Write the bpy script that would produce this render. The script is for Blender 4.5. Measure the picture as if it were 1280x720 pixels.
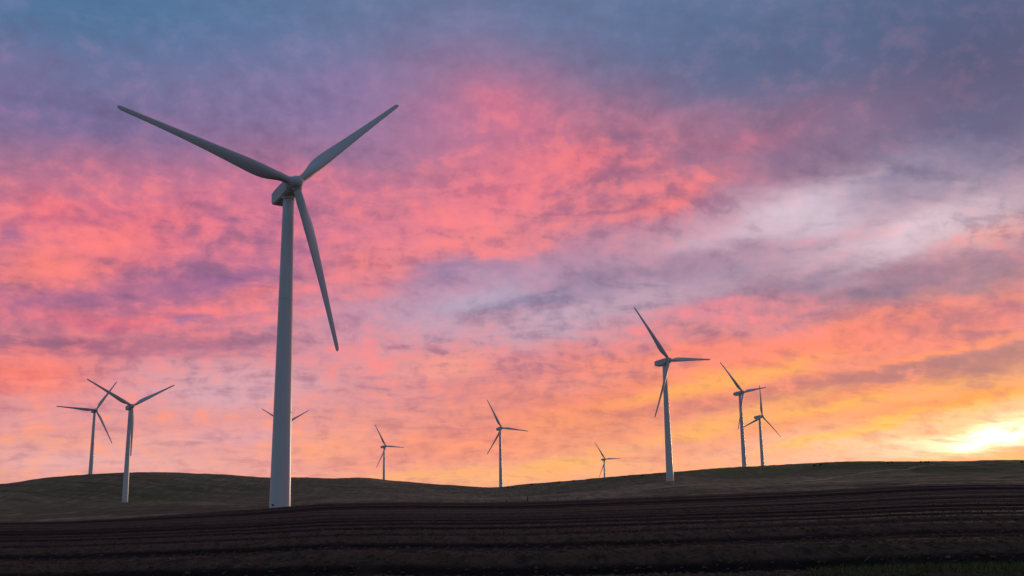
import bpy, bmesh, math, random
import numpy as np
from mathutils import Vector, Matrix

for o in list(bpy.data.objects): bpy.data.objects.remove(o)
scn = bpy.context.scene
COL = scn.collection
rad = math.radians

# ------------------------------------------------------------------ camera
F = 1146.0                  # focal length in photograph pixels (1280 wide)
PITCH, ROLL, CY = rad(10.63), rad(-1.06), 428.7     # the camera looks up a little; the photograph is cropped, so its centre lies below mid-frame
cam_d = bpy.data.cameras.new('camera'); cam = bpy.data.objects.new('camera', cam_d); COL.objects.link(cam)
cam_d.sensor_width = 36.0; cam_d.lens = 36.0 * F / 1280.0; cam_d.shift_y = (CY - 360) / 1280
cam_d.clip_start = 0.1; cam_d.clip_end = 30000
_f, _r, _u = Vector((0, math.cos(PITCH), math.sin(PITCH))), Vector((1, 0, 0)), Vector((0, -math.sin(PITCH), math.cos(PITCH)))
_ex = _r * math.cos(ROLL) + _u * math.sin(ROLL); _ey = _u * math.cos(ROLL) - _r * math.sin(ROLL)
cam.matrix_world = Matrix((_ex, _ey, -_f)).transposed().to_4x4()
scn.camera = cam
def ray(px, py):            # photograph pixel -> unit direction
    return (_f + _ex * ((px - 640) / F) + _ey * ((CY - py) / F)).normalized()
def azel(px, py):
    d = ray(px, py); return math.atan2(d.x, d.y), math.asin(d.z)

# ------------------------------------------------------------------ world: sunset sky with a broken cloud sheet
SUN_AZ, SUN_EL = azel(1246, 552)
world = bpy.data.worlds.new('World'); scn.world = world; world.use_nodes = True
nt = world.node_tree; nt.nodes.clear(); L = nt.links.new
def N(t, **k):
    n = nt.nodes.new(t)
    for a, b in k.items(): setattr(n, a, b)
    return n
def setin(n, i, v):
    if v is None: return
    if hasattr(v, 'is_output'): L(v, n.inputs[i])
    else: n.inputs[i].default_value = v
def M(op, a, b=None, c=None, clamp=False):
    n = N('ShaderNodeMath', operation=op, use_clamp=clamp)
    setin(n, 0, a); setin(n, 1, b); setin(n, 2, c); return n.outputs[0]
def V(op, a, b=None, out=0):
    n = N('ShaderNodeVectorMath', operation=op); setin(n, 0, a); setin(n, 1, b); return n.outputs[out]
def VS(a, s):
    n = N('ShaderNodeVectorMath', operation='SCALE'); setin(n, 0, a); setin(n, 'Scale', s); return n.outputs[0]
def XYZ(x, y, z):
    n = N('ShaderNodeCombineXYZ'); setin(n, 0, x); setin(n, 1, y); setin(n, 2, z); return n.outputs[0]
def noise(vec, scale, detail=4, rough=.55, dist=0, col=False):
    n = N('ShaderNodeTexNoise'); setin(n, 'Vector', vec); setin(n, 'Scale', scale); setin(n, 'Detail', detail)
    setin(n, 'Roughness', rough); setin(n, 'Distortion', dist); return n.outputs['Color' if col else 'Fac']
def smooth(v, a, b, c=0., d=1.):
    n = N('ShaderNodeMapRange', interpolation_type='SMOOTHSTEP'); setin(n, 0, v)
    for i, q in enumerate((a, b, c, d)): n.inputs[i + 1].default_value = q
    return n.outputs[0]
def mixc(f, a, b, bt='MIX'):
    n = N('ShaderNodeMix', data_type='RGBA', blend_type=bt)
    setin(n, 0, f); setin(n, 6, a); setin(n, 7, b); return n.outputs[2]
def lin(c): return tuple(((x / 255 / 12.92) if x / 255 <= .04045 else ((x / 255 + .055) / 1.055) ** 2.4) for x in c) + (1.,)

D = N('ShaderNodeTexCoord').outputs['Generated']
sx = N('ShaderNodeSeparateXYZ'); L(D, sx.inputs[0]); dx, dy, dz = sx.outputs
az = M('ARCTAN2', dx, dy)
el = M('ARCSINE', M('MINIMUM', M('MAXIMUM', dz, -.999), .999))
# cloud-sheet coordinates: where the view line meets a high flat layer
den = M('ADD', M('MAXIMUM', dz, 0), .20)
px_, py_ = M('DIVIDE', dx, den), M('DIVIDE', dy, den)
P = XYZ(px_, py_, 0)
def rotz(v, a):
    n = N('ShaderNodeVectorRotate', rotation_type='Z_AXIS'); setin(n, 0, v); n.inputs['Angle'].default_value = a; return n.outputs[0]
def stretch(v, s): return V('MULTIPLY', v, s)
# the cloud sheet: large drifts, ripples, streaks, fine mottle
Pa = rotz(P, rad(-13))
warp1 = V('SUBTRACT', noise(stretch(Pa, (1., 1.2, 1)), 1.9, 3, .55, col=True), (.5, .5, .5))
Pw = V('ADD', Pa, VS(warp1, .42))
big = noise(stretch(Pw, (.85, 1.2, 1)), 2.4, 3, .58)
fine = noise(stretch(Pw, (1.0, 1.25, 1)), 9., 4, .60)
streak = noise(stretch(Pw, (.62, 2.2, 1)), 4.2, 3, .58)
mott = noise(stretch(V('ADD', D, VS(warp1, .03)), (1., 1., 1.25)), 46., 3, .6)
# broad layout of colour over the sky, broken up by the cloud drifts
Q = XYZ(az, el, 0)
wq = V('MULTIPLY', V('SUBTRACT', noise(stretch(Pa, (.9, 1.2, 1)), 4.2, 4, .62, col=True), (.5, .5, .5)), (.115, .060, 0))
Q = V('ADD', Q, VS(wq, smooth(el, .03, .30, .45, 1.)))
# back-ground: dusk sky, pink to slate with height, blue-grey away from the sun
ramp = N('ShaderNodeValToRGB'); L(M('DIVIDE', el, 1.5708, clamp=True), ramp.inputs[0])
E_ = [(0., (232, 165, 148)), (.06, (222, 150, 145)), (.13, (205, 130, 145)), (.22, (170, 115, 145)), (.32, (100, 118, 155)), (1., (95, 118, 155))]
while len(ramp.color_ramp.elements) < len(E_): ramp.color_ramp.elements.new(.5)
for e_, (p_, c_) in zip(ramp.color_ramp.elements, E_): e_.position = p_; e_.color = lin(c_)
facing = smooth(M('ADD', M('MULTIPLY', dx, math.sin(SUN_AZ)), M('MULTIPLY', dy, math.cos(SUN_AZ))), -.35, .75)
away = mixc(smooth(el, 0., .6), lin((126, 134, 150)), lin((98, 120, 150)))
col = mixc(facing, away, ramp.outputs[0])
STROKES = [
 (1330, 560, 380, 60, 0, (250, 158, 108), .85),      # wide sunset glow centred off frame right, added to light the towers' right sides
 # px, py, half-width, half-height, tilt(deg, + = rising to the right), colour, opacity
 (150, 20, 420, 90, 0, (76, 116, 156), .92),
 (620, 20, 330, 80, 0, (98, 118, 156), .88),
 (1000, 60, 330, 85, 3, (84, 103, 140), .9),
 (1240, 110, 160, 110, 0, (64, 80, 116), .9),
 (110, 150, 260, 60, 0, (108, 106, 152), .88),
 (420, 130, 170, 60, 0, (140, 118, 165), .7),
 (170, 300, 260, 75, 8, (224, 114, 136), .9),
 (330, 260, 120, 60, 0, (214, 118, 150), .6),
 (650, 185, 140, 85, -20, (214, 116, 142), .8),
 (820, 190, 170, 60, -14, (176, 112, 140), .75),
 (760, 240, 150, 55, 10, (232, 124, 136), .8),
 (1020, 180, 200, 45, 5, (126, 106, 138), .75),
 (560, 290, 150, 60, 14, (240, 126, 140), .8),
 (1050, 270, 190, 40, 5, (206, 186, 202), .95),
 (1190, 300, 130, 40, 8, (214, 176, 186), .8),
 (930, 310, 200, 34, 8, (214, 158, 172), .7),
 (1240, 210, 110, 45, 0, (108, 108, 142), .7),
 (300, 345, 190, 36, 8, (168, 110, 150), .75),
 (90, 385, 200, 32, 0, (166, 98, 134), .8),
 (300, 400, 200, 34, 8, (222, 122, 138), .7),
 (640, 350, 190, 40, 10, (172, 138, 168), .85),
 (560, 385, 200, 38, 4, (186, 152, 178), .75),
 (880, 345, 190, 30, 6, (152, 130, 158), .9),
 (1150, 365, 190, 34, 6, (150, 120, 146), .9),
 (760, 395, 190, 34, 8, (188, 160, 180), .85),
 (960, 400, 160, 30, 10, (206, 130, 144), .75),
 (60, 465, 170, 32, 4, (244, 122, 112), .9),
 (260, 470, 170, 40, 4, (214, 150, 164), .85),
 (480, 450, 180, 40, 6, (222, 148, 156), .8),
 (700, 455, 160, 30, 8, (226, 130, 130), .8),
 (560, 500, 130, 26, 4, (214, 128, 132), .7),
 (760, 505, 260, 32, 10, (250, 146, 100), .9),
 (1010, 445, 250, 28, 12, (250, 138, 100), .9),
 (1200, 415, 120, 22, 12, (232, 120, 112), .8),
 (1190, 470, 140, 22, 8, (176, 108, 114), .7),
 (960, 500, 110, 18, 8, (216, 124, 110), .7),
 (870, 475, 90, 14, 12, (255, 178, 88), .85),
 (930, 520, 150, 13, 10, (255, 180, 92), .8),
 (1100, 500, 150, 13, 10, (255, 176, 84), .85),
 (1240, 500, 90, 16, 10, (255, 192, 86), .85),
 (150, 530, 250, 34, 0, (228, 152, 156), .9),
 (420, 540, 170, 26, 0, (238, 150, 136), .75),
 (600, 560, 160, 26, 3, (250, 150, 116), .85),
 (780, 545, 130, 16, 6, (236, 146, 116), .8),
 (700, 590, 220, 14, 4, (255, 184, 112), .75),
 (900, 560, 160, 18, 4, (240, 164, 138), .8),
 (250, 585, 280, 18, 0, (236, 162, 156), .9),
 (1060, 555, 140, 22, 6, (246, 188, 156), .85),
 (1180, 545, 110, 22, 8, (255, 214, 170), .9),

 # second pass: the smaller banks and gaps
 (720, 200, 75, 20, -5, (242, 120, 130), .75), (640, 240, 65, 30, 0, (240, 122, 135), .7), (628, 132, 45, 20, -20, (216, 112, 142), .5),
 (830, 250, 65, 15, 14, (252, 124, 124), .75), (600, 300, 130, 22, 12, (250, 138, 138), .8), (455, 340, 50, 26, 5, (246, 130, 128), .75),
 (560, 155, 50, 22, -10, (182, 116, 152), .6), (940, 172, 60, 15, 5, (166, 102, 132), .6), (1010, 140, 50, 12, 5, (132, 100, 130), .6),
 (700, 268, 120, 8, 18, (178, 108, 138), .6), (775, 176, 34, 9, -18, (126, 106, 146), .4), (860, 192, 40, 10, -14, (126, 102, 140), .4),
 (1020, 256, 95, 20, 10, (218, 200, 214), .85), (950, 294, 100, 15, 10, (206, 184, 202), .75), (1150, 290, 110, 26, 8, (220, 198, 210), .85), (1240, 296, 40, 13, 8, (242, 164, 154), .65),
 (1150, 226, 100, 20, 4, (128, 120, 152), .7), (1200, 168, 90, 30, 4, (84, 94, 132), .65), (870, 325, 110, 13, 8, (168, 128, 156), .75),
 (680, 374, 95, 12, 10, (146, 132, 166), .75), (770, 348, 90, 12, 8, (148, 122, 152), .75), (1000, 356, 120, 15, 6, (124, 114, 146), .8), (1105, 366, 80, 16, 4, (118, 106, 138), .8), (1240, 346, 34, 12, 8, (132, 116, 142), .65),
 (1110, 325, 60, 9, 14, (208, 186, 200), .6), (700, 408, 85, 18, 8, (190, 162, 184), .75), (905, 386, 75, 14, 6, (224, 130, 146), .7),
 (860, 440, 105, 12, 8, (252, 132, 108), .75), (1000, 430, 95, 15, 6, (246, 130, 108), .75), (1130, 404, 75, 12, 8, (234, 120, 116), .7), (1210, 395, 70, 12, 4, (168, 104, 128), .65),
 (1185, 458, 120, 13, 5, (150, 100, 116), .8), (1085, 470, 60, 11, 5, (170, 106, 116), .75), (1020, 482, 90, 9, 6, (196, 112, 110), .7),
 (1180, 439, 105, 6, 7, (255, 142, 100), .92), (960, 468, 62, 8, 14, (255, 180, 84), .8), (880, 484, 52, 10, 10, (255, 174, 84), .75), (760, 456, 52, 12, 8, (250, 142, 116), .65),
 (800, 512, 125, 8, 8, (214, 124, 114), .75), (690, 500, 60, 10, 6, (226, 128, 120), .6), (905, 500, 70, 6, 8, (206, 118, 112), .6),
 (1040, 510, 65, 6, 12, (255, 190, 70), .8), (1110, 526, 75, 5, 12, (255, 194, 80), .8), (1020, 548, 65, 6, 12, (255, 188, 90), .7), (870, 540, 62, 7, 10, (255, 180, 90), .7),
 (1215, 498, 85, 10, 8, (255, 150, 66), .85), (700, 530, 80, 10, 6, (246, 150, 106), .65), (720, 577, 75, 8, 5, (255, 186, 100), .7), (830, 566, 70, 9, 6, (236, 150, 130), .65),
 (960, 440, 120, 14, 8, (250, 132, 108), .6), (1080, 492, 90, 7, 8, (224, 122, 104), .7), (980, 532, 90, 8, 10, (240, 142, 104), .7), (1130, 510, 80, 6, 10, (244, 140, 90), .7), (800, 480, 80, 9, 9, (236, 128, 112), .6), (900, 580, 110, 7, 4, (246, 160, 130), .7), (1150, 540, 70, 7, 8, (246, 170, 120), .6),
 (1150, 563, 75, 9, 6, (240, 186, 166), .75), (1050, 575, 95, 7, 4, (240, 178, 158), .7),
 (55, 335, 50, 20, 5, (254, 132, 114), .8), (150, 308, 50, 20, 10, (252, 126, 118), .75), (65, 272, 50, 16, 5, (242, 114, 126), .65), (212, 276, 55, 18, 8, (240, 116, 132), .65),
 (92, 366, 75, 11, 4, (160, 102, 142), .75), (272, 345, 65, 18, 10, (142, 94, 142), .75), (8, 296, 20, 16, 0, (150, 100, 146), .6),
 (208, 391, 62, 9, 8, (246, 122, 126), .7), (322, 368, 42, 10, 8, (250, 128, 122), .7), (130, 404, 80, 10, 2, (226, 106, 126), .65),
 (100, 436, 125, 12, 2, (160, 92, 124), .8), (285, 430, 95, 13, 4, (158, 100, 132), .75), (245, 396, 18, 7, 10, (130, 104, 156), .6),
 (40, 472, 65, 15, 3, (248, 120, 104), .75), (145, 502, 65, 11, 2, (226, 136, 140), .6), (290, 490, 115, 24, 2, (214, 164, 176), .85),
 (190, 553, 105, 8, 2, (244, 170, 150), .55), (110, 575, 130, 14, 0, (232, 172, 172), .8), (300, 545, 110, 14, 2, (222, 160, 170), .8), (480, 575, 70, 12, 2, (236, 144, 132), .6), (60, 545, 60, 8, 2, (246, 166, 146), .6),
 (560, 345, 75, 12, 8, (148, 122, 160), .75), (600, 378, 65, 11, 6, (178, 166, 192), .7), (540, 408, 65, 13, 4, (190, 160, 182), .65), (420, 424, 55, 18, 4, (208, 146, 164), .65),
 (560, 460, 65, 13, 5, (250, 158, 138), .7), (480, 500, 60, 11, 3, (226, 150, 152), .6), (400, 560, 45, 18, 0, (252, 164, 128), .65), (575, 535, 65, 18, 4, (224, 130, 130), .65), (540, 592, 105, 7, 3, (255, 182, 112), .7),
]
sq = N('ShaderNodeSeparateXYZ'); L(Q, sq.inputs[0]); qx, qy = sq.outputs[0], sq.outputs[1]
V1 = XYZ(M('MULTIPLY', qx, qx), M('MULTIPLY', qx, qy), M('MULTIPLY', qy, qy)); V2 = XYZ(qx, qy, 1.)
def bank(px, py, hw, hh, tl, op=1.):
    """soft-edged elongated bank of cloud round a direction: op * exp(-(u^2 + v^2)), written as a quadratic form"""
    a, e = azel(px, py); c_, s_ = math.cos(rad(tl)), math.sin(rad(tl))
    ux, uy, u0 = c_ * F / hw, s_ * F / hw, -(c_ * a + s_ * e) * F / hw
    vx, vy, v0 = -s_ * F / hh, c_ * F / hh, -(-s_ * a + c_ * e) * F / hh
    d1 = V('DOT_PRODUCT', V1, (-(ux * ux + vx * vx), -2 * (ux * uy + vx * vy), -(uy * uy + vy * vy)), 1)
    d2 = V('DOT_PRODUCT', V2, (-2 * (ux * u0 + vx * v0), -2 * (uy * u0 + vy * v0), -(u0 * u0 + v0 * v0) + math.log(op)), 1)
    return M('EXPONENT', M('ADD', d1, d2))
for i_, (px, py, hw, hh, tl, c, op) in enumerate(STROKES):
    if i_ % 20 == 19: V2 = V('ADD', V2, VS(col, 1e-9))      # only orders the evaluation (keeps the shader's stack small)
    col = mixc(bank(px, py, hw, hh, tl, op), col, lin(c))
# cloud relief: lit edges towards coral / gold, hollows towards mauve-grey
low = smooth(el, .0, .20, 1., 0.)
litc = mixc(low, lin((248, 126, 126)), lin((255, 162, 88)))
shc = mixc(low, lin((104, 96, 134)), lin((176, 104, 122)))
high = smooth(el, .38, .52, 1., .25)
relief = M('ADD', M('ADD', M('MULTIPLY', big, .30), M('MULTIPLY', mott, .30)), M('ADD', M('MULTIPLY', fine, .26), M('MULTIPLY', streak, .14)))
up = M('MULTIPLY', smooth(relief, .50, .64), M('MULTIPLY', high, .55))
dn = M('MULTIPLY', smooth(M('ADD', M('MULTIPLY', relief, .8), M('MULTIPLY', streak, .2)), .50, .35), M('MULTIPLY', M('MULTIPLY', high, .52), smooth(el, .05, .24, .38, 1.)))
front = smooth(facing, .2, .8)
sc = N('ShaderNodeSeparateColor'); L(col, sc.inputs[0])
warm = smooth(M('SUBTRACT', sc.outputs[0], sc.outputs[2]), .02, .40, .12, 1.)          # only the sun-lit banks have lit ripples
col = mixc(M('MULTIPLY', up, M('MULTIPLY', front, warm)), col, litc)
col = mixc(M('MULTIPLY', dn, front), col, shc)
crisp = M('ADD', M('MULTIPLY', fine, .45), M('MULTIPLY', mott, .55))
rip = M('MULTIPLY', M('MULTIPLY', M('MULTIPLY', front, warm), high), smooth(el, .02, .20, .40, 1.))
col = mixc(M('MULTIPLY', smooth(crisp, .49, .60), M('MULTIPLY', rip, .30)), col, litc)
col = mixc(M('MULTIPLY', smooth(crisp, .50, .39), M('MULTIPLY', rip, .26)), col, mixc(low, lin((176, 98, 142)), lin((206, 112, 112))))
gray = M('ADD', .60, M('MULTIPLY', M('ADD', M('MULTIPLY', fine, .35), M('ADD', M('MULTIPLY', streak, .3), M('MULTIPLY', mott, .35))), .78))
col = mixc(1., col, XYZ(gray, gray, gray), 'MULTIPLY')
# the sun behind thin cloud
def glow(pxy, hw, hh, tl, c, s):
    global col
    w = M('MULTIPLY', bank(*pxy, hw, hh, tl), M('MULTIPLY', smooth(M('ADD', streak, M('MULTIPLY', fine, .3)), .50, .72, .25, 1.35), s))
    col = mixc(1., col, VS(XYZ(*lin(c)[:3]), w), 'ADD')
glow((1236, 543), 75, 13, 10, (255, 222, 170), .6)
glow((1256, 545), 42, 9, 10, (255, 246, 228), 1.2)
sky = N('ShaderNodeTexSky', sky_type='NISHITA', sun_disc=False)
sky.sun_elevation = SUN_EL; sky.sun_rotation = SUN_AZ
bg1 = N('ShaderNodeBackground'); L(sky.outputs[0], bg1.inputs[0]); bg1.inputs[1].default_value = .006
bg2 = N('ShaderNodeBackground'); L(col, bg2.inputs[0]); bg2.inputs[1].default_value = 1.0
ad = N('ShaderNodeAddShader'); L(bg1.outputs[0], ad.inputs[0]); L(bg2.outputs[0], ad.inputs[1])
wo = N('ShaderNodeOutputWorld'); L(ad.outputs[0], wo.inputs[0])
world.cycles.sampling_method = 'MANUAL'; world.cycles.sample_map_resolution = 128

# ------------------------------------------------------------------ sun (almost set, veiled)
sd = bpy.data.lights.new('sun', 'SUN'); sun = bpy.data.objects.new('sun', sd); COL.objects.link(sun)
sd.energy = .8; sd.angle = rad(6); sd.color = (1, .72, .45)
sdir = Vector((math.sin(SUN_AZ) * math.cos(SUN_EL), math.cos(SUN_AZ) * math.cos(SUN_EL), math.sin(SUN_EL)))
sun.rotation_euler = sdir.to_track_quat('Z', 'Y').to_euler(); sun.location = (300, 500, 200)
scn.view_settings.view_transform = 'Standard'; scn.view_settings.look = 'None'
scn.view_settings.exposure = 0; scn.view_settings.gamma = 1
scn.cycles.max_bounces = 4; scn.cycles.diffuse_bounces = 2; scn.cycles.glossy_bounces = 2; scn.cycles.use_adaptive_sampling = True; scn.cycles.adaptive_threshold = .015
scn.render.resolution_x, scn.render.resolution_y = 1024, 576

# ================================================================== helpers
rng = np.random.default_rng(7); random.seed(7)
def link(o, parent=None):
    COL.objects.link(o)
    if parent: o.parent = parent
    return o
def mesh_obj(name, verts, faces, mat=None, parent=None, smooth_=True):
    me = bpy.data.meshes.new(name); me.from_pydata([tuple(v) for v in verts], [], [tuple(f) for f in faces])
    if smooth_: me.polygons.foreach_set('use_smooth', [True] * len(me.polygons))
    if mat: me.materials.append(mat)
    me.update()
    return link(bpy.data.objects.new(name, me), parent)
def grid_obj(name, X, Y, Z, mat, wrap=False):
    """X,Y,Z arrays (rows, cols) -> one sheet."""
    R, C = X.shape
    me = bpy.data.meshes.new(name)
    co = np.stack([X, Y, Z], -1).reshape(-1, 3).astype(np.float32)
    i, j = np.meshgrid(np.arange(R - 1), np.arange(C if wrap else C - 1), indexing='ij')
    j2 = (j + 1) % C
    q = np.stack([i * C + j, i * C + j2, (i + 1) * C + j2, (i + 1) * C + j], -1).reshape(-1, 4)[:, ::-1]
    me.vertices.add(len(co)); me.vertices.foreach_set('co', co.ravel())
    me.loops.add(q.size); me.loops.foreach_set('vertex_index', q.ravel().astype(np.int32))
    me.polygons.add(len(q)); me.polygons.foreach_set('loop_start', np.arange(0, q.size, 4, dtype=np.int32))
    me.polygons.foreach_set('use_smooth', np.ones(len(q), bool))
    me.update(calc_edges=True); me.validate(); me.materials.append(mat)
    return link(bpy.data.objects.new(name, me))
def soup_obj(name, co, tris, mat):
    me = bpy.data.meshes.new(name)
    me.vertices.add(len(co)); me.vertices.foreach_set('co', co.astype(np.float32).ravel())
    me.loops.add(tris.size); me.loops.foreach_set('vertex_index', tris.ravel().astype(np.int32))
    me.polygons.add(len(tris)); me.polygons.foreach_set('loop_start', np.arange(0, tris.size, 3, dtype=np.int32))
    me.update(calc_edges=True); me.validate(); me.materials.append(mat)
    return link(bpy.data.objects.new(name, me))
def tag(o, label, cat, group=None):
    o['label'] = label; o['category'] = cat
    if group: o['group'] = group
    return o

class Mat:
    """small material builder"""
    def __init__(s, name):
        s.m = bpy.data.materials.new(name); s.m.use_nodes = True
        s.t = s.m.node_tree; s.b = s.t.nodes['Principled BSDF']
    def n(s, t, **k):
        x = s.t.nodes.new(t)
        for a, b in k.items(): setattr(x, a, b)
        return x
    def l(s, a, b): s.t.links.new(a, b)
    def noise(s, vec, scale, detail=4, rough=.55):
        x = s.n('ShaderNodeTexNoise'); s.l(vec, x.inputs['Vector']); x.inputs['Scale'].default_value = scale
        x.inputs['Detail'].default_value = detail; x.inputs['Roughness'].default_value = rough; return x.outputs['Fac']
    def pos(s, scale=(1, 1, 1), rot=0, obj=False):
        g = s.n('ShaderNodeTexCoord').outputs['Object'] if obj else s.n('ShaderNodeNewGeometry').outputs['Position']
        mp = s.n('ShaderNodeMapping'); s.l(g, mp.inputs[0]); mp.inputs[3].default_value = scale; mp.inputs[2].default_value = (0, 0, rot)
        return mp.outputs[0]
    def ramp(s, fac, stops):
        x = s.n('ShaderNodeValToRGB'); s.l(fac, x.inputs[0]); e = x.color_ramp.elements
        while len(e) < len(stops): e.new(.5)
        for a, (p, c) in zip(e, stops): a.position = p; a.color = tuple(c) + (1,)
        return x.outputs[0]
    def mix(s, f, a, b, bt='MIX'):
        x = s.n('ShaderNodeMix', data_type='RGBA', blend_type=bt)
        for i, v in ((0, f), (6, a), (7, b)):
            if hasattr(v, 'is_output'): s.l(v, x.inputs[i])
            else: x.inputs[i].default_value = v if i == 0 else tuple(v) + (1,)
        return x.outputs[2]
    def attr(s, name): return s.n('ShaderNodeAttribute', attribute_name=name).outputs['Fac']
    def bump(s, h, strength, dist):
        x = s.n('ShaderNodeBump'); s.l(h, x.inputs['Height']); x.inputs['Strength'].default_value = strength
        x.inputs['Distance'].default_value = dist; s.l(x.outputs[0], s.b.inputs['Normal'])
    def base(s, c):
        if hasattr(c, 'is_output'): s.l(c, s.b.inputs['Base Color'])
        else: s.b.inputs['Base Color'].default_value = tuple(c) + (1,)
    def set(s, **k):
        for a, b in k.items(): s.b.inputs[a.replace('_', ' ')].default_value = b

# ------------------------------------------------------------------ materials
def m_soil():
    k = Mat('ploughed_soil')
    p = k.pos()
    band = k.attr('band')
    n1 = k.noise(k.pos((.05, .25, .3)), 1, 5, .6)
    n2 = k.noise(p, 2.2, 6, .68)
    n3 = k.noise(p, 14, 3, .6)
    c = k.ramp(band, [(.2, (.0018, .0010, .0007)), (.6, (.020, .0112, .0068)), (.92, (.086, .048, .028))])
    c = k.mix(k.ramp(n1, [(.5, (0, 0, 0)), (.8, (.2, .2, .2))]), c, (.034, .0195, .012))
    c = k.mix(k.ramp(n2, [(.5, (0, 0, 0)), (.8, (.3, .3, .3))]), c, (.060, .035, .022))
    c = k.mix(k.ramp(n3, [(.64, (0, 0, 0)), (.74, (.7, .7, .7))]), c, (.13, .082, .052))
    n5 = k.noise(k.pos((2.4, .8, 1)), 1, 5, .7); n6 = k.noise(k.pos((.5, .16, 1)), 1, 4, .65)
    c = k.mix(k.ramp(n5, [(.36, (.7, .7, .7)), (.52, (0, 0, 0))]), c, (.006, .004, .003))
    c = k.mix(k.ramp(n6, [(.54, (0, 0, 0)), (.72, (.25, .25, .25))]), c, (.085, .048, .030))
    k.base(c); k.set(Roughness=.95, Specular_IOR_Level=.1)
    k.bump(k.noise(p, 5, 6, .7), .8, .10)
    return k.m
def m_hill():
    k = Mat('dry_grass_hill')
    p = k.pos()
    n1 = k.noise(k.pos((.004, .012, .01), rot=.2), 1, 6, .6)
    n2 = k.noise(k.pos((.035, .06, .05)), 1, 5, .62)
    n3 = k.noise(k.pos((.3, .4, .4)), 1, 4, .7)
    n4 = k.noise(k.pos((.010, .05, .05), rot=.12), 1, 5, .65)
    n5 = k.noise(k.pos((.30, .030, .2)), 1, 4, .7)
    c = k.ramp(n1, [(.3, (.150, .112, .064)), (.5, (.225, .158, .092)), (.7, (.31, .212, .125))])
    c = k.mix(k.ramp(n2, [(.36, (.75, .75, .75)), (.58, (0, 0, 0))]), c, (.110, .088, .048))
    c = k.mix(k.attr('green'), c, (.070, .108, .018))
    c = k.mix(k.attr('pale'), c, (.44, .285, .165))
    c = k.mix(k.ramp(n4, [(.36, (.85, .85, .85)), (.50, (0, 0, 0))]), c, (.08, .062, .032))
    c = k.mix(k.ramp(n5, [(.34, (.8, .8, .8)), (.56, (0, 0, 0))]), c, (.09, .074, .038))
    c = k.mix(k.ramp(n5, [(.56, (0, 0, 0)), (.74, (.5, .5, .5))]), c, (.48, .36, .20))
    k.base(c); k.set(Roughness=1., Specular_IOR_Level=.1)
    k.bump(k.noise(p, .45, 6, .75), .9, .8)
    return k.m
def m_paint(name, col, rough=.38, dirt=.25):
    k = Mat(name)
    p = k.pos((.35, .35, .05), obj=True)
    n = k.noise(p, 1, 5, .6); n2 = k.noise(k.pos((1.6, 1.6, .25), obj=True), 1, 4, .6)
    c = k.mix(k.ramp(n, [(.40, (0, 0, 0)), (.75, (dirt,) * 3)]), col, tuple(x * .62 for x in col))
    c = k.mix(k.ramp(n2, [(.55, (0, 0, 0)), (.8, (dirt * .8,) * 3)]), c, tuple(x * .7 for x in col))
    k.base(c); k.set(Roughness=rough, Specular_IOR_Level=.5)
    return k.m
def m_flat(name, col, rough=.8, spec=.3, metal=0):
    k = Mat(name); p = k.pos(obj=True); n = k.noise(p, 6, 4)
    k.base(k.mix(n, tuple(x * .7 for x in col), tuple(min(1, x * 1.25) for x in col)))
    k.set(Roughness=rough, Specular_IOR_Level=spec, Metallic=metal); return k.m
SOIL, HILL = m_soil(), m_hill()
PAINT = m_paint('tower_paint', (.55, .57, .58), .33)
BLADE = m_paint('blade_gelcoat', (.50, .53, .54), .5, .3)
NAC = m_paint('nacelle_fibreglass', (.52, .53, .54), .55, .35)
DARK = m_flat('dark_metal', (.02, .02, .022), .6)
TRACK = m_flat('track_dirt', (.33, .225, .135), 1., .1)
WOOD = m_flat('weathered_wood', (.035, .028, .022), .9)
WIRE = m_flat('fence_wire', (.12, .11, .10), .5, .5, .8)
CLOD = m_flat('soil_clod', (.090, .056, .036), 1., .1)
STRAW = m_flat('straw_stubble', (.16, .125, .085), 1., .1)
GRASS = m_flat('verge_grass', (.095, .098, .034), 1., .1)
DRYGR = m_flat('dry_weed', (.11, .06, .045), 1., .1)
BUSH = m_flat('bush_leaf', (.028, .030, .016), 1., .1)
STONE = m_flat('field_stone', (.17, .105, .075), .95, .2)

# ------------------------------------------------------------------ terrain: one height function in polar form around the viewpoint
def table(rows):            # px -> (az, ...)
    a = np.array(rows, float)
    return a
def col_interp(tab, az):    # tab rows: (px, py, r) ; returns r, z at azimuth
    A, Rr, Zz = [], [], []
    for px, py, r in tab:
        a, e = azel(px, py); A.append(a); Rr.append(r); Zz.append(r * math.tan(e))
    return smooth_interp(az, A, Rr), smooth_interp(az, A, Zz)
def smooth_interp(x, xp, fp):
    """monotone cubic (pchip) interpolation, constant outside"""
    xp = np.asarray(xp, float); fp = np.asarray(fp, float); x = np.clip(x, xp[0], xp[-1])
    h = np.diff(xp); d = np.diff(fp) / h
    m = np.zeros_like(fp)
    w1 = 2 * h[1:] + h[:-1]; w2 = h[1:] + 2 * h[:-1]
    ok = d[1:] * d[:-1] > 0
    with np.errstate(divide='ignore', invalid='ignore'):
        hm = (w1 + w2) / (w1 / d[:-1] + w2 / d[1:])
    m[1:-1] = np.where(ok, hm, 0)
    i = np.clip(np.searchsorted(xp, x) - 1, 0, len(h) - 1)
    t = (x - xp[i]) / h[i]
    return (fp[i] * (1 + 2 * t) * (1 - t) ** 2 + m[i] * h[i] * t * (1 - t) ** 2 + fp[i + 1] * t * t * (3 - 2 * t) + m[i + 1] * h[i] * t * t * (t - 1))
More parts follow.
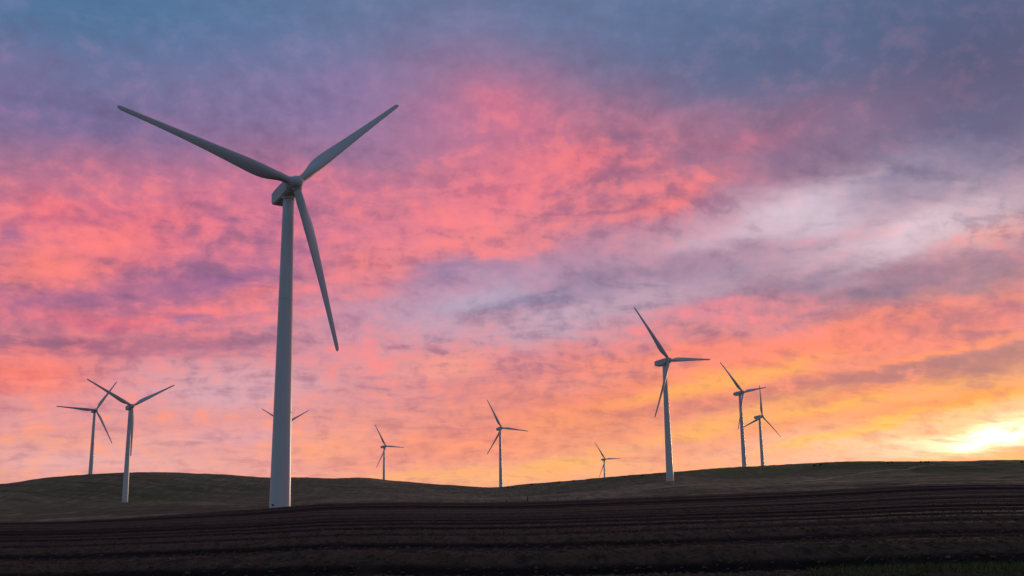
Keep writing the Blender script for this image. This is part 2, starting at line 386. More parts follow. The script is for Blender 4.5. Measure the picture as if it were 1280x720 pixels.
EDGE = [(-500, 672, 175), (0, 654.5, 178), (60, 653, 180), (150, 648.5, 183), (250, 642.5, 187), (320, 638.5, 190), (363, 635.2, 190), (420, 631.5, 190),
        (500, 630.2, 190), (600, 630.2, 190), (660, 629, 192), (740, 626, 194), (850, 621.5, 196), (960, 617.5, 196), (1060, 613, 196), (1150, 608.5, 196),
        (1200, 607.2, 196), (1280, 607.0, 196), (1900, 606, 196)]
MID = [(-500, 645, 600), (0, 636, 700), (157, 625.2, 791), (300, 624, 820), (480, 617, 820), (626, 622, 700), (740, 612, 600), (838, 600.4, 573),
       (930, 598, 650), (1060, 593, 650), (1280, 591, 650), (1900, 590, 700)]
CREST = [(-500, 618, 1000), (0, 605.5, 1000), (60, 597.5, 1050), (113, 593.4, 1070), (165, 591, 1090), (210, 590.6, 1100), (270, 593, 1110), (335, 598, 1150),
         (390, 597.8, 1250), (440, 598.2, 1300), (500, 602, 1300), (560, 606.5, 1250), (626, 609.6, 1153), (665, 605, 1100), (740, 599, 950), (795, 594.5, 850),
         (838, 590.6, 760), (880, 587.5, 850), (930, 584.2, 958), (1000, 581.4, 1000), (1060, 578.3, 1000), (1150, 577, 1010), (1280, 577.3, 1050), (1900, 575, 1100)]
def vnoise(x, y, seed):     # smooth value noise
    xi, yi = np.floor(x).astype(int), np.floor(y).astype(int); xf, yf = x - xi, y - yi
    def h(a, b):
        n = (a * 374761393 + b * 668265263 + seed * 974634777) & 0xffffffff
        n = ((n ^ (n >> 13)) * 1274126177) & 0xffffffff
        return ((n ^ (n >> 16)) & 0xffff) / 65535.0
    u, v = xf * xf * (3 - 2 * xf), yf * yf * (3 - 2 * yf)
    return (h(xi, yi) * (1 - u) + h(xi + 1, yi) * u) * (1 - v) + (h(xi, yi + 1) * (1 - u) + h(xi + 1, yi + 1) * u) * v
def fbm(x, y, seed, o=4, g=.5):
    s, a, t = 0, 1, 0
    for k in range(o):
        s = s + a * (vnoise(x * 2 ** k, y * 2 ** k, seed + k) - .5); t += a; a *= g
    return s / t
EYE = 1.75
def furrow(x, y):
    """tillage ridges across the field, following its contours: (height, 0..1 band tone)"""
    w = y + 9 * np.sin(x / 62 + .6) + 26 * fbm(x / 90, y / 140, 11, 3) + .05 * x
    ph = 1.1 * fbm(x / 60, w / 30, 13, 2)
    a = np.sin(w / 6.9 * 2 * np.pi + 2 * ph); b = np.sin(w / 16.5 * 2 * np.pi + 1.3 + ph); c = np.sin(w / 43 * 2 * np.pi + 2.)
    saw = a + .35 * np.sin(2 * w / 6.9 * 2 * np.pi + 4 * ph)
    amp = .5 + 1.3 * vnoise(x / 80, w / 15, 5)
    near = np.exp(-((np.hypot(x, y)) / 60) ** 2)
    w2 = w + 1.2 * fbm(x / 14, y / 6, 31, 3)
    hgt = .075 * saw * amp + .10 * b * amp + .16 * c + near * .035 * np.sin(w2 / 1.6 * 2 * np.pi)
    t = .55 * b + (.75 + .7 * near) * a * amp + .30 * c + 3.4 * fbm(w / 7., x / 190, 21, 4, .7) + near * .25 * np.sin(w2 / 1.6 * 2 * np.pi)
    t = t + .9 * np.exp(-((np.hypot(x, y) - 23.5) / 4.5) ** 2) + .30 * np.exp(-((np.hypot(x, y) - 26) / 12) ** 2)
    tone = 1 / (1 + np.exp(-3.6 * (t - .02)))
    return hgt, np.clip(tone, 0, 1)
def terrain(az, r):
    """height over eye level; az, r arrays of one shape"""
    az = np.asarray(az, float); r = np.asarray(r, float)
    zb = -EYE
    re, ze = col_interp(EDGE, az); rm, zm = col_interp(MID, az); rc, zc = col_interp(CREST, az)
    # behind the viewer the land rolls on gently
    back = np.clip((np.abs(az) - .75) / 1.2, 0, 1); back = back * back * (3 - 2 * back)
    ze = ze * (1 - back) + (-3.) * back; zm = zm * (1 - back) + 4. * back; zc = zc * (1 - back) + 14. * back
    r1 = 300 + 0 * r; z1 = ze + (zm - ze) * .16 + (r1 - re) * .004
    ks_r = [0 * r, 0 * r + 90, re, re + 26, r1, rm, rc, rc + 120, rc + 700, 4200 + 0 * r, 14000 + 0 * r]
    zq = zb + (ze - zb) * (90 / re) * .80
    ks_z = [zb + 0 * r, zq, ze, ze + .02, z1, zm, zc, zc - 3.5, zc - 26, 12 + 0 * r, -20 + 0 * r]
    K = np.stack(ks_r); Zk = np.stack(ks_z)
    h = np.diff(K, axis=0); d = np.diff(Zk, axis=0) / h
    m = np.zeros_like(Zk); w1 = 2 * h[1:] + h[:-1]; w2 = h[1:] + 2 * h[:-1]
    with np.errstate(divide='ignore', invalid='ignore'):
        hm = (w1 + w2) / (w1 / d[:-1] + w2 / d[1:])
    m[1:-1] = np.where(d[1:] * d[:-1] > 0, hm, 0); m[0] = d[0]; m[-1] = d[-1]
    z = np.zeros_like(r)
    for i in range(len(K) - 1):
        s = (r >= K[i]) & (r <= K[i + 1])
        t = np.clip((r - K[i]) / h[i], 0, 1)
        v = (Zk[i] * (1 + 2 * t) * (1 - t) ** 2 + m[i] * h[i] * t * (1 - t) ** 2 + Zk[i + 1] * t * t * (3 - 2 * t) + m[i + 1] * h[i] * t * t * (t - 1))
        z = np.where(s, v, z)
    x, y = r * np.sin(az), r * np.cos(az)
    # folds and gullies of the hills, fading out at the crest line and the field edge
    k = np.clip((r - re - 40) / 200, 0, 1) * (.25 + .75 * np.clip(np.abs(r - rc) / 160, 0, 1))
    g = fbm(x / 120 + .3 * fbm(x / 60, y / 60, 3), y / 190, 2, 4)
    gul = -np.clip(.10 - np.abs(fbm(x / 150, y / 260, 8, 3)), 0, 1) * 26
    z = z + k * (5.0 * g + gul * .8) + np.clip((r - re) / 30, 0, 1) * .8 * fbm(x / 6, y / 6, 15, 3)
    fh, _ = furrow(x, y)
    z = z + fh * np.clip((re - r) / 20, 0, 1) * np.clip((r - 4) / 10, 0, 1)
    return z
def edge_r(az): return col_interp(EDGE, np.asarray(az, float))[0] + 1.3 * fbm(np.asarray(az) * 60, 0 * np.asarray(az), 44, 3)
def ground_z(x, y): return float(terrain(np.array([math.atan2(x, y)]), np.array([math.hypot(x, y)]))[0])
def hit(px, py, r0=6., r1=2500.):
    """where the line of sight through a photograph pixel first meets the ground"""
    a, e = azel(px, py); r = np.geomspace(r0, r1, 6000); z = terrain(np.full_like(r, a), r)
    b = np.nonzero(z >= r * math.tan(e))[0]
    i = b[0] if len(b) else int(np.argmax(z / r))
    return r[i] * math.sin(a), r[i] * math.cos(a), float(z[i])

fine_az = np.arange(rad(-42), rad(42), rad(.11)); coarse = np.arange(rad(42), rad(318), rad(2.))
AZ = np.concatenate([fine_az, coarse]); AZw = (AZ + np.pi) % (2 * np.pi) - np.pi
# the ploughed field
u = np.linspace(0, 1, 330); ER = edge_r(AZw)
RR = np.concatenate([[.3], np.geomspace(3, 14, 12), np.geomspace(15, 1, 1) * 0 + 14.6])[:, None] * np.ones_like(ER)[None]
RR = np.concatenate([RR, 15 * (ER[None] / 15) ** (u[:, None] ** .92)], 0)
AA = np.broadcast_to(AZw, RR.shape)
ZZ = terrain(AA, RR)
# rough clods in the tilth
xx, yy = RR * np.sin(AA), RR * np.cos(AA)
ZZ = ZZ + .05 * fbm(xx / .5, yy / .5, 61, 3) * np.clip((70 - RR) / 60, 0, 1) + .05 * fbm(xx / 2.5, yy / 2.5, 71, 3)
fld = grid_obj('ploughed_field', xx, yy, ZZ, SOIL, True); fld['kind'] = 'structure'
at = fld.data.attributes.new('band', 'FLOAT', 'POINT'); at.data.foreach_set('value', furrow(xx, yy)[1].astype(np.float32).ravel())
edge_z = ZZ[-1]
# the hills beyond
t = np.concatenate([np.linspace(0, 1, 24)[:-1] ** 1.5 * 60, np.geomspace(60, 1400, 150), np.geomspace(1500, 13000, 18)])
RR = ER[None] - .15 + t[:, None]; AA = np.broadcast_to(AZw, RR.shape); xx, yy = RR * np.sin(AA), RR * np.cos(AA)
ZZ = terrain(AA, RR) - .03 * np.exp(-t[:, None] / 2)
hil = grid_obj('grass_hills', xx, yy, ZZ, HILL, True); hil['kind'] = 'structure'
def patch(px, py, wx, wr, s=1.):
    x, y, z = hit(px, py); r = math.hypot(x, y)
    a = math.atan2(x, y)
    return s * np.exp(-((AA - a) * F / wx) ** 2 - ((RR - r) / wr) ** 2)
green = (patch(175, 622, 60, 28, .95) + patch(120, 630, 60, 30, .35) + patch(20, 640, 60, 60, .5) + patch(1215, 588, 85, 60, .75)
         + patch(980, 586, 90, 90, .8) + patch(880, 590, 60, 70, .8) + patch(1100, 582, 130, 90, .6) + patch(850, 601, 60, 16, .7) + patch(780, 597, 70, 120, .55))
green = np.clip(green * (.75 + 1.1 * fbm(xx / 40, yy / 90, 91, 4)), 0, 1)
pale = (patch(420, 625, 90, 40, .5) + patch(660, 622, 150, 60, .8) + patch(820, 611, 170, 110, .8) + patch(600, 619, 60, 50, .6) + patch(1000, 608, 130, 90, .7) + patch(1180, 600, 120, 70, .5))
pale = np.clip(pale * (.6 + 2.2 * fbm(xx / 60, yy / 60, 95, 5)), 0, 1)
for nme, arr in (('green', green), ('pale', pale)):
    at = hil.data.attributes.new(nme, 'FLOAT', 'POINT'); at.data.foreach_set('value', arr.astype(np.float32).ravel())

# dirt track over the right-hand hill
def track(name, pts, width):
    W = [Vector(hit(*p)) for p in pts]
    P_ = []
    for i in range(len(W) - 1):
        for s in np.linspace(0, 1, 24, endpoint=False): P_.append(W[i].lerp(W[i + 1], s))
    P_.append(W[-1])
    X = np.zeros((len(P_), 7)); Y = X.copy(); Z = X.copy()
    for i, p in enumerate(P_):
        d = (P_[min(i + 1, len(P_) - 1)] - P_[max(i - 1, 0)]); n = Vector((-d.y, d.x)).normalized()
        for j in range(7):
            o = (j - 3) / 3 * width * (.5 + .12 * math.sin(i * 1.7 + j))
            X[i, j] = p.x + n.x * o; Y[i, j] = p.y + n.y * o
    Z = terrain(np.arctan2(X, Y), np.hypot(X, Y)) + .22
    Z[:, 0] -= .35; Z[:, -1] -= .35
    o = grid_obj(name, X, Y, Z, TRACK); o['kind'] = 'structure'
    # faces up
    return o
track('dirt_track', [(985, 604.5), (1010, 601), (1040, 597), (1075, 592.5), (1110, 588), (1145, 583.5), (1168, 580.5)], 3.4)
track('dirt_track', [(1000, 596), (1012, 597.5), (1022, 599)], 3.0)

# ------------------------------------------------------------------ wind turbines
BR = 40.0; OVER = 4.25
def loft(rings, cap0=True, cap1=True):
    v, f = [], []; n = len(rings[0])
    for r in rings: v += r
    for i in range(len(rings) - 1):
        for j in range(n):
            k = (j + 1) % n; f.append((i * n + j, i * n + k, (i + 1) * n + k, (i + 1) * n + j))
    if cap0: f.append(tuple(range(n - 1, -1, -1)))
    if cap1: f.append(tuple(range((len(rings) - 1) * n, len(rings) * n)))
    return v, f
def mk_mesh(name, v, f, mat, autosmooth=True):
    me = bpy.data.meshes.new(name); me.from_pydata([tuple(q) for q in v], [], f); me.materials.append(mat)
    me.polygons.foreach_set('use_smooth', [len(p.vertices) == 4 for p in me.polygons]); me.update(); return me
def blade_mesh():
    """local axes: +Z span, +X trailing edge in the rotor plane, +Y downwind"""
    S = [1.0, 1.6, 2.6, 3.8, 5.0, 6.2, 7.6, 9.0, 11, 13, 16, 19, 22, 25, 28, 31, 34, 36.5, 38.2, 39.2, 39.75, 40]
    chord = [1.75, 1.75, 1.78, 1.98, 2.32, 2.70, 3.05, 3.20, 3.15, 2.95, 2.62, 2.32, 2.05, 1.80, 1.58, 1.40, 1.24, 1.14, 1.06, .96, .72, .30]
    thick = [1, 1, .97, .84, .66, .52, .42, .36, .31, .28, .25, .23, .21, .20, .19, .18, .17, .17, .17, .17, .17, .17]
    twist = [24, 24, 24, 23, 22, 20.5, 19, 17.5, 15.5, 13.5, 11, 9, 7.2, 5.8, 4.6, 3.6, 2.9, 2.4, 2.1, 2, 2, 2]
    n = 28; rings = []
    for s, c, t, tw in zip(S, chord, thick, twist):
        round_ = min(1, max(0, (t - .36) / .6)); pts = []
        for j in range(n):
            th = 2 * math.pi * j / n
            xc = .5 * (1 + math.cos(th))                      # 1 = trailing edge
            yt = 5 * t * (.2969 * math.sqrt(max(xc, 0)) - .126 * xc - .3516 * xc ** 2 + .2843 * xc ** 3 - .1036 * xc ** 4) * c
            ya = yt * (1 if th < math.pi else -1) + .02 * c * math.sin(math.pi * xc)
            xa = (xc - .33) * c
            xr, yr = .5 * c * math.cos(th), .5 * c * math.sin(th)
            k = round_ * round_ * (3 - 2 * round_)
            x, y = xa * (1 - k) + xr * k, ya * (1 - k) + yr * k
            a = rad(tw + 6)
            X = x * math.cos(a) + y * math.sin(a); Y = x * math.sin(a) - y * math.cos(a)
            bend = 1.5 * (s / 40) ** 2                         # loaded blade bends downwind
            pts.append((-X, Y + bend, s))
        rings.append(pts)
    v, f = loft(rings); return mk_mesh('blade', v, f, BLADE)
def revolve(prof, n=40, axis='y', cap=True):
    rings = []
    for (a, r) in prof:
        ring = []
        for j in range(n):
            th = 2 * math.pi * j / n
            if axis == 'y': ring.append((r * math.cos(th), a, r * math.sin(th)))
            else: ring.append((r * math.cos(th), r * math.sin(th), a))
        rings.append(ring)
    return loft(rings, cap, cap)
def hub_mesh():                # spinner, nose towards -Y, hub centre at origin
    v, f = revolve([(-2.1, .02), (-2.06, .42), (-1.9, .82), (-1.6, 1.18), (-1.15, 1.46), (-.6, 1.60), (0, 1.64), (.9, 1.62), (1.25, 1.58), (1.3, 1.4)], 40)
    return mk_mesh('hub', v, f, NAC)
def collar_mesh():
    v, f = revolve([(1.15, 1.03), (1.2, 1.10), (1.62, 1.10), (1.68, 1.02)], 32, 'z'); return mk_mesh('blade_collar', v, f, NAC)
def nacelle_mesh():            # hub centre at origin, body from y=1.5 to y=11.6
    rings = []
    for (y, hw, zt, zb_, ch) in [(1.45, 1.30, 1.25, -1.25, .75), (1.75, 1.62, 1.75, -1.65, .60), (3.0, 1.75, 1.95, -1.85, .42), (7.0, 1.75, 2.0, -1.9, .36), (9.6, 1.72, 1.98, -1.75, .36), (11.2, 1.62, 1.85, -1.15, .36), (11.6, 1.45, 1.65, -.95, .34)]:
        ring = []
        for (sx_, sz_, ox, oz) in [(1, -1, 0, 1), (1, 1, 0, -1), (1, 1, -1, 0), (-1, 1, 1, 0), (-1, 1, 0, -1), (-1, -1, 0, 1), (-1, -1, 1, 0), (1, -1, -1, 0)]:
            ring.append((sx_ * hw + ox * ch, y, (zt if sz_ > 0 else zb_) + oz * ch))
        rings.append(ring[::-1])
    v, f = loft(rings)
    me = mk_mesh('nacelle', v, f, NAC); me.polygons.foreach_set('use_smooth', [False] * len(me.polygons))
    bm = bmesh.new(); bm.from_mesh(me); bmesh.ops.recalc_face_normals(bm, faces=bm.faces)
    bmesh.ops.bevel(bm, geom=bm.edges[:], offset=.09, segments=2, affect='EDGES', profile=.6); bm.to_mesh(me); bm.free()
    return me
def box_mesh(name, c, s, mat, bev=.03):
    bm = bmesh.new(); bmesh.ops.create_cube(bm, size=1, matrix=Matrix.Translation(c) @ Matrix.Diagonal((*s, 1)))
    bmesh.ops.bevel(bm, geom=bm.edges[:], offset=bev, segments=1, affect='EDGES')
    me = bpy.data.meshes.new(name); bm.to_mesh(me); bm.free(); me.materials.append(mat); return me
ME = dict(blade=blade_mesh(), hub=hub_mesh(), collar=collar_mesh(), nacelle=nacelle_mesh())
def sensor_mesh():
    v, f = revolve([(1.9, .07), (3.0, .05)], 8, 'z'); me = mk_mesh('wind_sensor', [(x - .5, y + 10.2, z) for x, y, z in v], f, DARK); return me
ME['sensor'] = sensor_mesh()
bv, bf = revolve([(1.95, .22), (2.35, .22), (2.55, .12)], 16, 'z')
ME['beacon'] = mk_mesh('beacon', [(x + .6, y + 4.2, z) for x, y, z in bv], bf, DARK)
ME['hatch'] = box_mesh('roof_hatch', (0, 6.6, 2.02), (1.6, 2.2, .16), NAC)
ME['vent'] = box_mesh('rear_vent', (0, 11.62, .35), (1.8, .08, 1.2), DARK)
TILT = rad(5)
def part(name, me, parent, mat4):
    o = bpy.data.objects.new(name, me); COL.objects.link(o); o.parent = parent; o.matrix_local = mat4; return o
def turbine(label, hubp, yaw, phase, base_vis=None, detail=True):
    """hubp: rotor centre; yaw: rotor turned from straight-at-the-viewer (-Y) towards +X; phase: clock angle of one blade seen from the front"""
    hubp = Vector(hubp)
    fwd = Vector((math.sin(yaw), -math.cos(yaw), 0))
    axis = hubp - fwd * OVER * math.cos(TILT)
    gz = ground_z(axis.x, axis.y)
    root = bpy.data.objects.new('wind_turbine', None); COL.objects.link(root); root.empty_display_size = 3
    root.location = (axis.x, axis.y, gz); root.rotation_euler = (0, 0, yaw)
    tag(root, label, 'wind turbine', 'white three-bladed wind turbines on the hills')
    top = hubp.z - OVER * math.sin(TILT) - 1.85 - gz          # tower top in local z
    prof = [(-3., 2.34)]
    for s in np.linspace(0, 1, 13): prof.append((s * (top - .02), 2.30 + (1.25 - 2.30) * s))
    v, f = revolve(prof, 56, 'z'); part('tower', mk_mesh('tower', v, f, PAINT), root, Matrix())
    tower = root.children[0]
    for s in ((.30, .66) if detail else ()):                  # section flanges
        r = 2.30 - 1.05 * s
        v, f = revolve([(-.09, r - .02), (-.07, r + .035), (.07, r + .035), (.09, r - .02)], 56, 'z', False)
        part('flange', mk_mesh('flange', v, f, PAINT), tower, Matrix.Translation((0, 0, s * top)))
    v, f = revolve([(-.55, 1.28), (-.5, 1.40), (-.12, 1.42), (.25, 1.5)], 40, 'z'); part('yaw_bearing', mk_mesh('yaw_bearing', v, f, NAC), root, Matrix.Translation((0, 0, top)))
    RM = Matrix.Translation((0, -OVER * math.cos(TILT), hubp.z - gz)) @ Matrix.Rotation(-TILT, 4, 'X')
    nac = part('nacelle', ME['nacelle'], root, RM)
    if detail:
        part('wind_sensor', ME['sensor'], nac, Matrix()); part('beacon', ME['beacon'], nac, Matrix())
        part('roof_hatch', ME['hatch'], nac, Matrix()); part('rear_vent', ME['vent'], nac, Matrix())
    part('hub', ME['hub'], root, RM)
    for k in range(3):
        b = part('blade', ME['blade'], root, RM @ Matrix.Rotation(phase + k * 2 * math.pi / 3, 4, 'Y'))
        if detail: part('blade_collar', ME['collar'], b, Matrix())
    return root, tower, top
Y0 = 37.2
SPEC = [
 ('largest and nearest wind turbine, its tall tower rising behind the ploughed field', (-49.1, 200.4, 75.9), -2.5, 285.3, True),
 ('wind turbine with its whole tower standing on the slope of the left hill', (-304.9, 729.7, 91.3), 4.2, 299.7, True),
 ('leftmost wind turbine, half hidden behind the crest of the left hill', (-453.1, 990.7, 120.4), 5.1, 272.8, True),
 ('distant wind turbine hidden behind the largest tower, only its two raised blades showing', None, 0, 299, False),
 ('small wind turbine on the low hill between the largest tower and the valley', (-206.7, 1484.9, 112.9), 10.7, 330.7, False),
 ('wind turbine standing in the dip of the skyline at the middle of the photo', (-15., 1151.8, 107.7), -6.7, 333.8, True),
 ('smallest and farthest wind turbine, its short tower cut off by the right hill', (178.4, 1806., 104.3), -4.9, 327.1, False),
 ('second largest wind turbine, standing on the near face of the right hill', (97.8, 564.8, 93.1), -1.7, 324.1, True),
 ('taller one of the two overlapping wind turbines on the right ridge', (234.3, 928.3, 118.6), -2.2, 318.5, True),
 ('rightmost wind turbine, one blade pointing straight up behind its taller neighbour', (303.5, 1117.3, 112.9), -2., 367.6, True),
]
d = ray(358, 529.5); SPEC[3] = (SPEC[3][0], tuple(d * (1300 / math.hypot(d.x, d.y))),) + SPEC[3][2:]
TB = [turbine(l, h, rad(Y0 + dyw), rad(ph), detail=dt) for (l, h, dyw, ph, dt) in SPEC]
# small vent plate low on the nearest tower
tw = TB[0][1]
a = rad(-117) - rad(Y0 - 2.5)
def tower_plate(name, ang, z, w, h, mat, parent, th=.06):
    r = 2.30 - 1.05 * z / TB[0][2]; n = 8; v = []; f = []
    for rr in (r - .03, r + th):
        for zz in (z - h / 2, z + h / 2):
            for i in range(n + 1):
                q = ang + (i / n - .5) * w / r; v.append((rr * math.cos(q), rr * math.sin(q), zz))
    m1 = n + 1; m2 = 2 * m1
    for i in range(n):
        f += [(m2 + i, m2 + i + 1, m2 + m1 + i + 1, m2 + m1 + i), (m1 + i, m1 + i + 1, m2 + m1 + i + 1, m2 + m1 + i), (i, i + 1, m2 + i + 1, m2 + i)]
    f += [(0, m1, m2 + m1, m2), (n, m1 + n, m2 + m1 + n, m2 + n)]
    return mesh_obj(name, v, f, mat, parent, False)
tower_plate('vent', a, 1.15, .60, .32, DARK, tw)

# ------------------------------------------------------------------ wire fence just behind the far edge of the field
fx = [585, 607.5, 633, 659.7, 684, 697, 722, 748]
fr = bpy.data.objects.new('wire_fence', None); COL.objects.link(fr)
tag(fr, 'dark post and wire fence just beyond the ploughed field, below the valley', 'fence')
tops = []
for i, px in enumerate(fx):
    a, e = azel(px, 628); r = 197.5 + 1.2 * math.sin(i); x, y = r * math.sin(a), r * math.cos(a); z = ground_z(x, y)
    if i == 0: fr.location = (x, y, z)
    hgt = [.9, 1.05, 1.0, 1.5, .8, .75, .8, .7][i]; w = .075 if i != 3 else .11
    v, f = revolve([(-.3, w), (hgt * .5, w * .95), (hgt, w * .85), (hgt + .04, w * .4)], 8, 'z')
    lean = Matrix.Rotation(rad(random.uniform(-4, 4)), 4, 'Y')
    o = part('post', mk_mesh('post', v, f, WOOD), fr, Matrix.Translation(Vector((x, y, z)) - fr.location) @ lean)
    tops.append(Vector((x, y, z)) - fr.location)
for q in (.3, .62):
    v, f = [], []
    for i in range(len(tops) - 1):
        A_, B_ = tops[i] + Vector((0, 0, q)), tops[i + 1] + Vector((0, 0, q)); b0 = len(v)
        for p in (A_, B_):
            for k in range(4): v.append(p + Vector((0, .006 * math.cos(k * 1.571), .006 * math.sin(k * 1.571))))
        for k in range(4): f.append((b0 + k, b0 + (k + 1) % 4, b0 + 4 + (k + 1) % 4, b0 + 4 + k))
    part('wire', mk_mesh('wire', v, f, WIRE), fr, Matrix())

# ------------------------------------------------------------------ bushes on the skylines
def bush(px, py, wpx, hpx, label, group, idx):
    x, y, z = hit(px, py + 1.0); r = math.hypot(x, y)
    w, h = .6 * wpx / F * r, .65 * hpx / F * r
    root = bpy.data.objects.new('bush', None); COL.objects.link(root); root.location = (x, y, z); tag(root, label, 'bush', group)
    rs = np.random.default_rng(100 + idx); n = 260
    c = rs.normal(size=(n, 3)); c /= np.linalg.norm(c, axis=1)[:, None]; c *= rs.random((n, 1)) ** .4
    lump = 1 + .35 * np.sin(c[:, 0] * 4 + idx) * np.cos(c[:, 1] * 3 + idx * 2)
    c = c * lump[:, None] * np.array([w / 2, w / 2, h / 2]) + np.array([0, 0, h * .5])
    s = .16 * h; d1 = rs.normal(size=(n, 3)) * s; d2 = rs.normal(size=(n, 3)) * s
    co = np.stack([c - d1, c + d1 * .3 + d2, c + d1 - d2 * .5], 1).reshape(-1, 3)
    o = soup_obj('crown', co, np.arange(3 * n).reshape(-1, 3), BUSH); o.parent = root
    v, f = [], []
    for k in range(3):
        q = k * 2.1; b0 = len(v)
        for zz, rr, off in ((-.3, .07 * h, 0), (h * .5, .03 * h, .22 * w)):
            for j in range(5): v.append((off * math.cos(q) + rr * math.cos(j * 1.2566), off * math.sin(q) + rr * math.sin(j * 1.2566), zz))
        for j in range(5): f.append((b0 + j, b0 + (j + 1) % 5, b0 + 5 + (j + 1) % 5, b0 + 5 + j))
    mesh_obj('stem', v, f, WOOD, root)
BU = [(1018, 581.5, 4, 2.6, 0), (1026, 580.8, 3, 2.6, 0), (1109.5, 578, 3, 2, 0), (1115, 577.8, 4, 2.6, 0), (1151, 577.5, 4, 2.6, 0), (1157, 577.5, 3, 2.4, 0), (1160.5, 577.5, 3, 2.8, 0), (1277.5, 577.8, 4, 3, 0),
      (716.5, 601, 5, 2.4, 1), (700, 602.5, 3, 1.6, 1), (665, 605.2, 4, 2.2, 1), (635, 609, 4, 2, 1), (641, 608.5, 3, 1.6, 1), (735, 599.8, 3, 1.6, 1), (803, 594.2, 4, 1.8, 1), (781, 596, 3, 2, 1)]
for i, (px, py, w, h, g) in enumerate(BU):
    bush(px, py, w, h, ('tiny dark bush on the skyline of the right-hand ridge', 'tiny dark bush on the skyline between the valley dip and the right hill')[g],
         ('bushes on the right-hand ridge', 'bushes on the skyline above the valley')[g], i)

# ------------------------------------------------------------------ near ground: clods, straw, verge grass, stones, a dry weed
def scatter_r(n, r0, r1, a0, a1, g):
    r = r0 * (r1 / r0) ** g.random(n); a = a0 + (a1 - a0) * g.random(n); return a, r
g = np.random.default_rng(3); n = 60000
a, r = scatter_r(n, 15, 110, rad(-36), rad(36), g); z = terrain(a, r); x, y = r * np.sin(a), r * np.cos(a)
tone = furrow(x, y)[1]; keep = g.random(n) < .25 + tone; x, y, z, r = x[keep], y[keep], z[keep], r[keep]; n = len(x)
base = np.array([[1, 0, 0], [-.5, .87, 0], [-.5, -.87, 0], [.45, .5, .75], [-.6, -.1, .8], [.3, -.6, .7]]); tri = np.array([[0, 1, 3], [1, 4, 3], [1, 2, 4], [2, 5, 4], [2, 0, 5], [0, 3, 5], [3, 4, 5]])
sz = .022 + .085 * g.random(n) ** 4; ang = g.random(n) * 6.283; jit = 1 + .5 * (g.random((n, 6, 1)) - .5)
q = base[None] * jit * sz[:, None, None]; ca, sa = np.cos(ang)[:, None], np.sin(ang)[:, None]
co = np.stack([q[..., 0] * ca - q[..., 1] * sa + x[:, None], q[..., 0] * sa + q[..., 1] * ca + y[:, None], q[..., 2] * .8 + z[:, None]], -1).reshape(-1, 3)
o = soup_obj('soil_clods', co, (tri[None] + 6 * np.arange(n)[:, None, None]).reshape(-1, 3), CLOD); o['kind'] = 'stuff'; tag(o, 'dark crumbled soil clods strewn over the ploughed field', 'soil')
n = 7000; a, r = scatter_r(n, 14, 110, rad(-36), rad(36), g); z = terrain(a, r) + .035; x, y = r * np.sin(a), r * np.cos(a)
clump = fbm(x / 7, y / 2.2, 77, 3) > .02; x, y, z = x[clump], y[clump], z[clump]; n = len(x); L_ = .08 + .2 * g.random(n); th = g.random(n) * 6.283; up_ = .10 * g.random(n)
dxy = np.stack([np.cos(th) * L_, np.sin(th) * L_, up_], -1); c0 = np.stack([x, y, z], -1); wv = np.stack([-np.sin(th), np.cos(th), 0 * th + .6], -1) * .012
co = np.stack([c0 - wv, c0 + wv, c0 + dxy], 1).reshape(-1, 3)
o = soup_obj('straw_scraps', co, np.arange(3 * n).reshape(-1, 3), STRAW); o['kind'] = 'stuff'; tag(o, 'pale straw scraps lying between the soil clods', 'straw')
# verge grass in the near right corner
n = 30000; az0, _ = azel(1010, 715); a = az0 + (rad(40) - az0) * g.random(n); r = 15 + 12.5 * g.random(n)
lim = 26.2 - 3.5 * np.clip((rad(22) - a) / rad(5), 0, 1) + 2.2 * fbm(a * 40, a * 0, 5, 3)
k = (r < lim) & (g.random(n) < .35 + .9 * np.clip(.5 + 2 * fbm(r * np.sin(a) / 1.2, r * np.cos(a) / .8, 17, 3), 0, 1)); a, r = a[k], r[k]; n = len(a)
x, y = r * np.sin(a), r * np.cos(a); z = terrain(a, r) - .02; hh = (.07 + .16 * g.random(n) ** 1.5); th = g.random(n) * 6.283; ln = hh * (.2 + .7 * g.random(n))
c0 = np.stack([x, y, z], -1); wv = np.stack([-np.sin(th), np.cos(th), 0 * th], -1) * .008
m_ = c0 + np.stack([np.cos(th) * ln * .35, np.sin(th) * ln * .35, hh * .6], -1); tp = c0 + np.stack([np.cos(th) * ln, np.sin(th) * ln, hh], -1)
co = np.stack([c0 - wv, c0 + wv, m_ + wv * .7, m_ - wv * .7, tp], 1).reshape(-1, 3)
tr = np.array([[0, 1, 2], [0, 2, 3], [3, 2, 4]])
o = soup_obj('verge_grass', co, (tr[None] + 5 * np.arange(n)[:, None, None]).reshape(-1, 3), GRASS); o['kind'] = 'stuff'; tag(o, 'short dull green grass in the near right corner', 'grass')
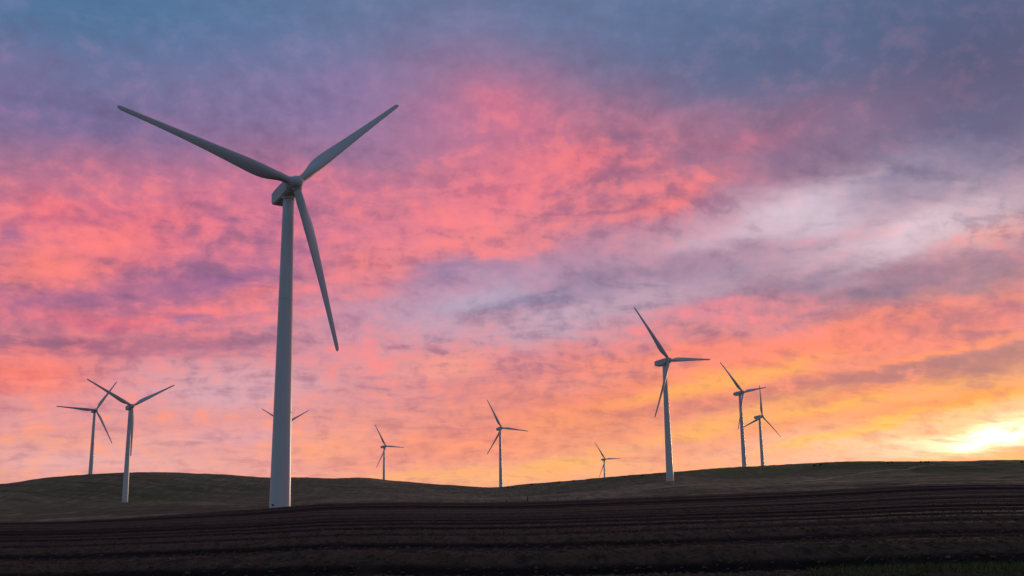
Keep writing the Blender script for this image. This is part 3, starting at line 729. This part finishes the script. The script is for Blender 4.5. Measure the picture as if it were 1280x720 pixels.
def stone(px, py, wpx, hpx, label, idx):
    x, y, z = hit(px, py); r = math.hypot(x, y); w, h = wpx / F * r, hpx / F * r
    bm = bmesh.new(); bmesh.ops.create_icosphere(bm, subdivisions=3, radius=.5); rs = random.Random(idx); ph = [rs.uniform(0, 6) for _ in range(6)]
    for v in bm.verts:
        p = v.co; k = 1 + .18 * math.sin(p.x * 7 + ph[0]) * math.cos(p.y * 6 + ph[1]) + .12 * math.sin(p.z * 9 + ph[2] + p.x * 5) + .05 * math.sin(17 * p.y + ph[3])
        p.x = round(p.x * k * 7) / 7 * .4 + p.x * k * .6; p.y *= k; p.z *= k
        v.co = Vector((p.x * w, p.y * w * .8, max(p.z, -.2) * h * 1.3 + h * .12))
    me = bpy.data.meshes.new('stone'); bm.to_mesh(me); bm.free(); me.materials.append(STONE)
    o = link(bpy.data.objects.new('stone', me)); o.location = (x, y, z); o.rotation_euler = (0, 0, ph[4]); tag(o, label, 'stone', 'stones on the ploughed field')
stone(1130, 686, 8, 4.5, 'largest pale stone on the dark soil near the right corner grass', 1)
stone(1100.5, 680, 5, 3.5, 'small reddish stone on the dark soil left of the largest stone', 2)
stone(1185, 697, 6, 2.5, 'flat pale stone just above the grass in the right corner', 3)
# dry weed
x, y, z = hit(1115, 710); r = math.hypot(x, y); rt = bpy.data.objects.new('dry_weed', None); COL.objects.link(rt); rt.location = (x, y, z)
tag(rt, 'reddish dry weed standing at the left end of the corner grass', 'weed')
v, f = [], []; lv, lf = [], []
for k in range(7):
    th = k * 2.4; l0 = .22 + .06 * (k % 3); p0 = Vector((0, 0, -.02)); p1 = Vector((math.cos(th) * .05, math.sin(th) * .05, l0 * .6)); p2 = Vector((math.cos(th) * .12, math.sin(th) * .12, l0)); b0 = len(v)
    for p, w in ((p0, .006), (p1, .005), (p2, .003)):
        for j in range(4): v.append(p + Vector((w * math.cos(j * 1.571), w * math.sin(j * 1.571), 0)))
    for s in range(2):
        for j in range(4): f.append((b0 + s * 4 + j, b0 + s * 4 + (j + 1) % 4, b0 + s * 4 + 4 + (j + 1) % 4, b0 + s * 4 + 4 + j))
    for j in range(9):
        p = p1.lerp(p2, random.random()) + Vector((random.uniform(-.03, .03), random.uniform(-.03, .03), random.uniform(-.02, .03))); b0 = len(lv)
        for _ in range(3): lv.append(p + Vector((random.uniform(-.025, .025), random.uniform(-.025, .025), random.uniform(-.025, .025))))
        lf.append((b0, b0 + 1, b0 + 2))
mesh_obj('stem', v, f, DRYGR, rt); mesh_obj('seed_head', lv, lf, DRYGR, rt, False)['kind'] = 'stuff'
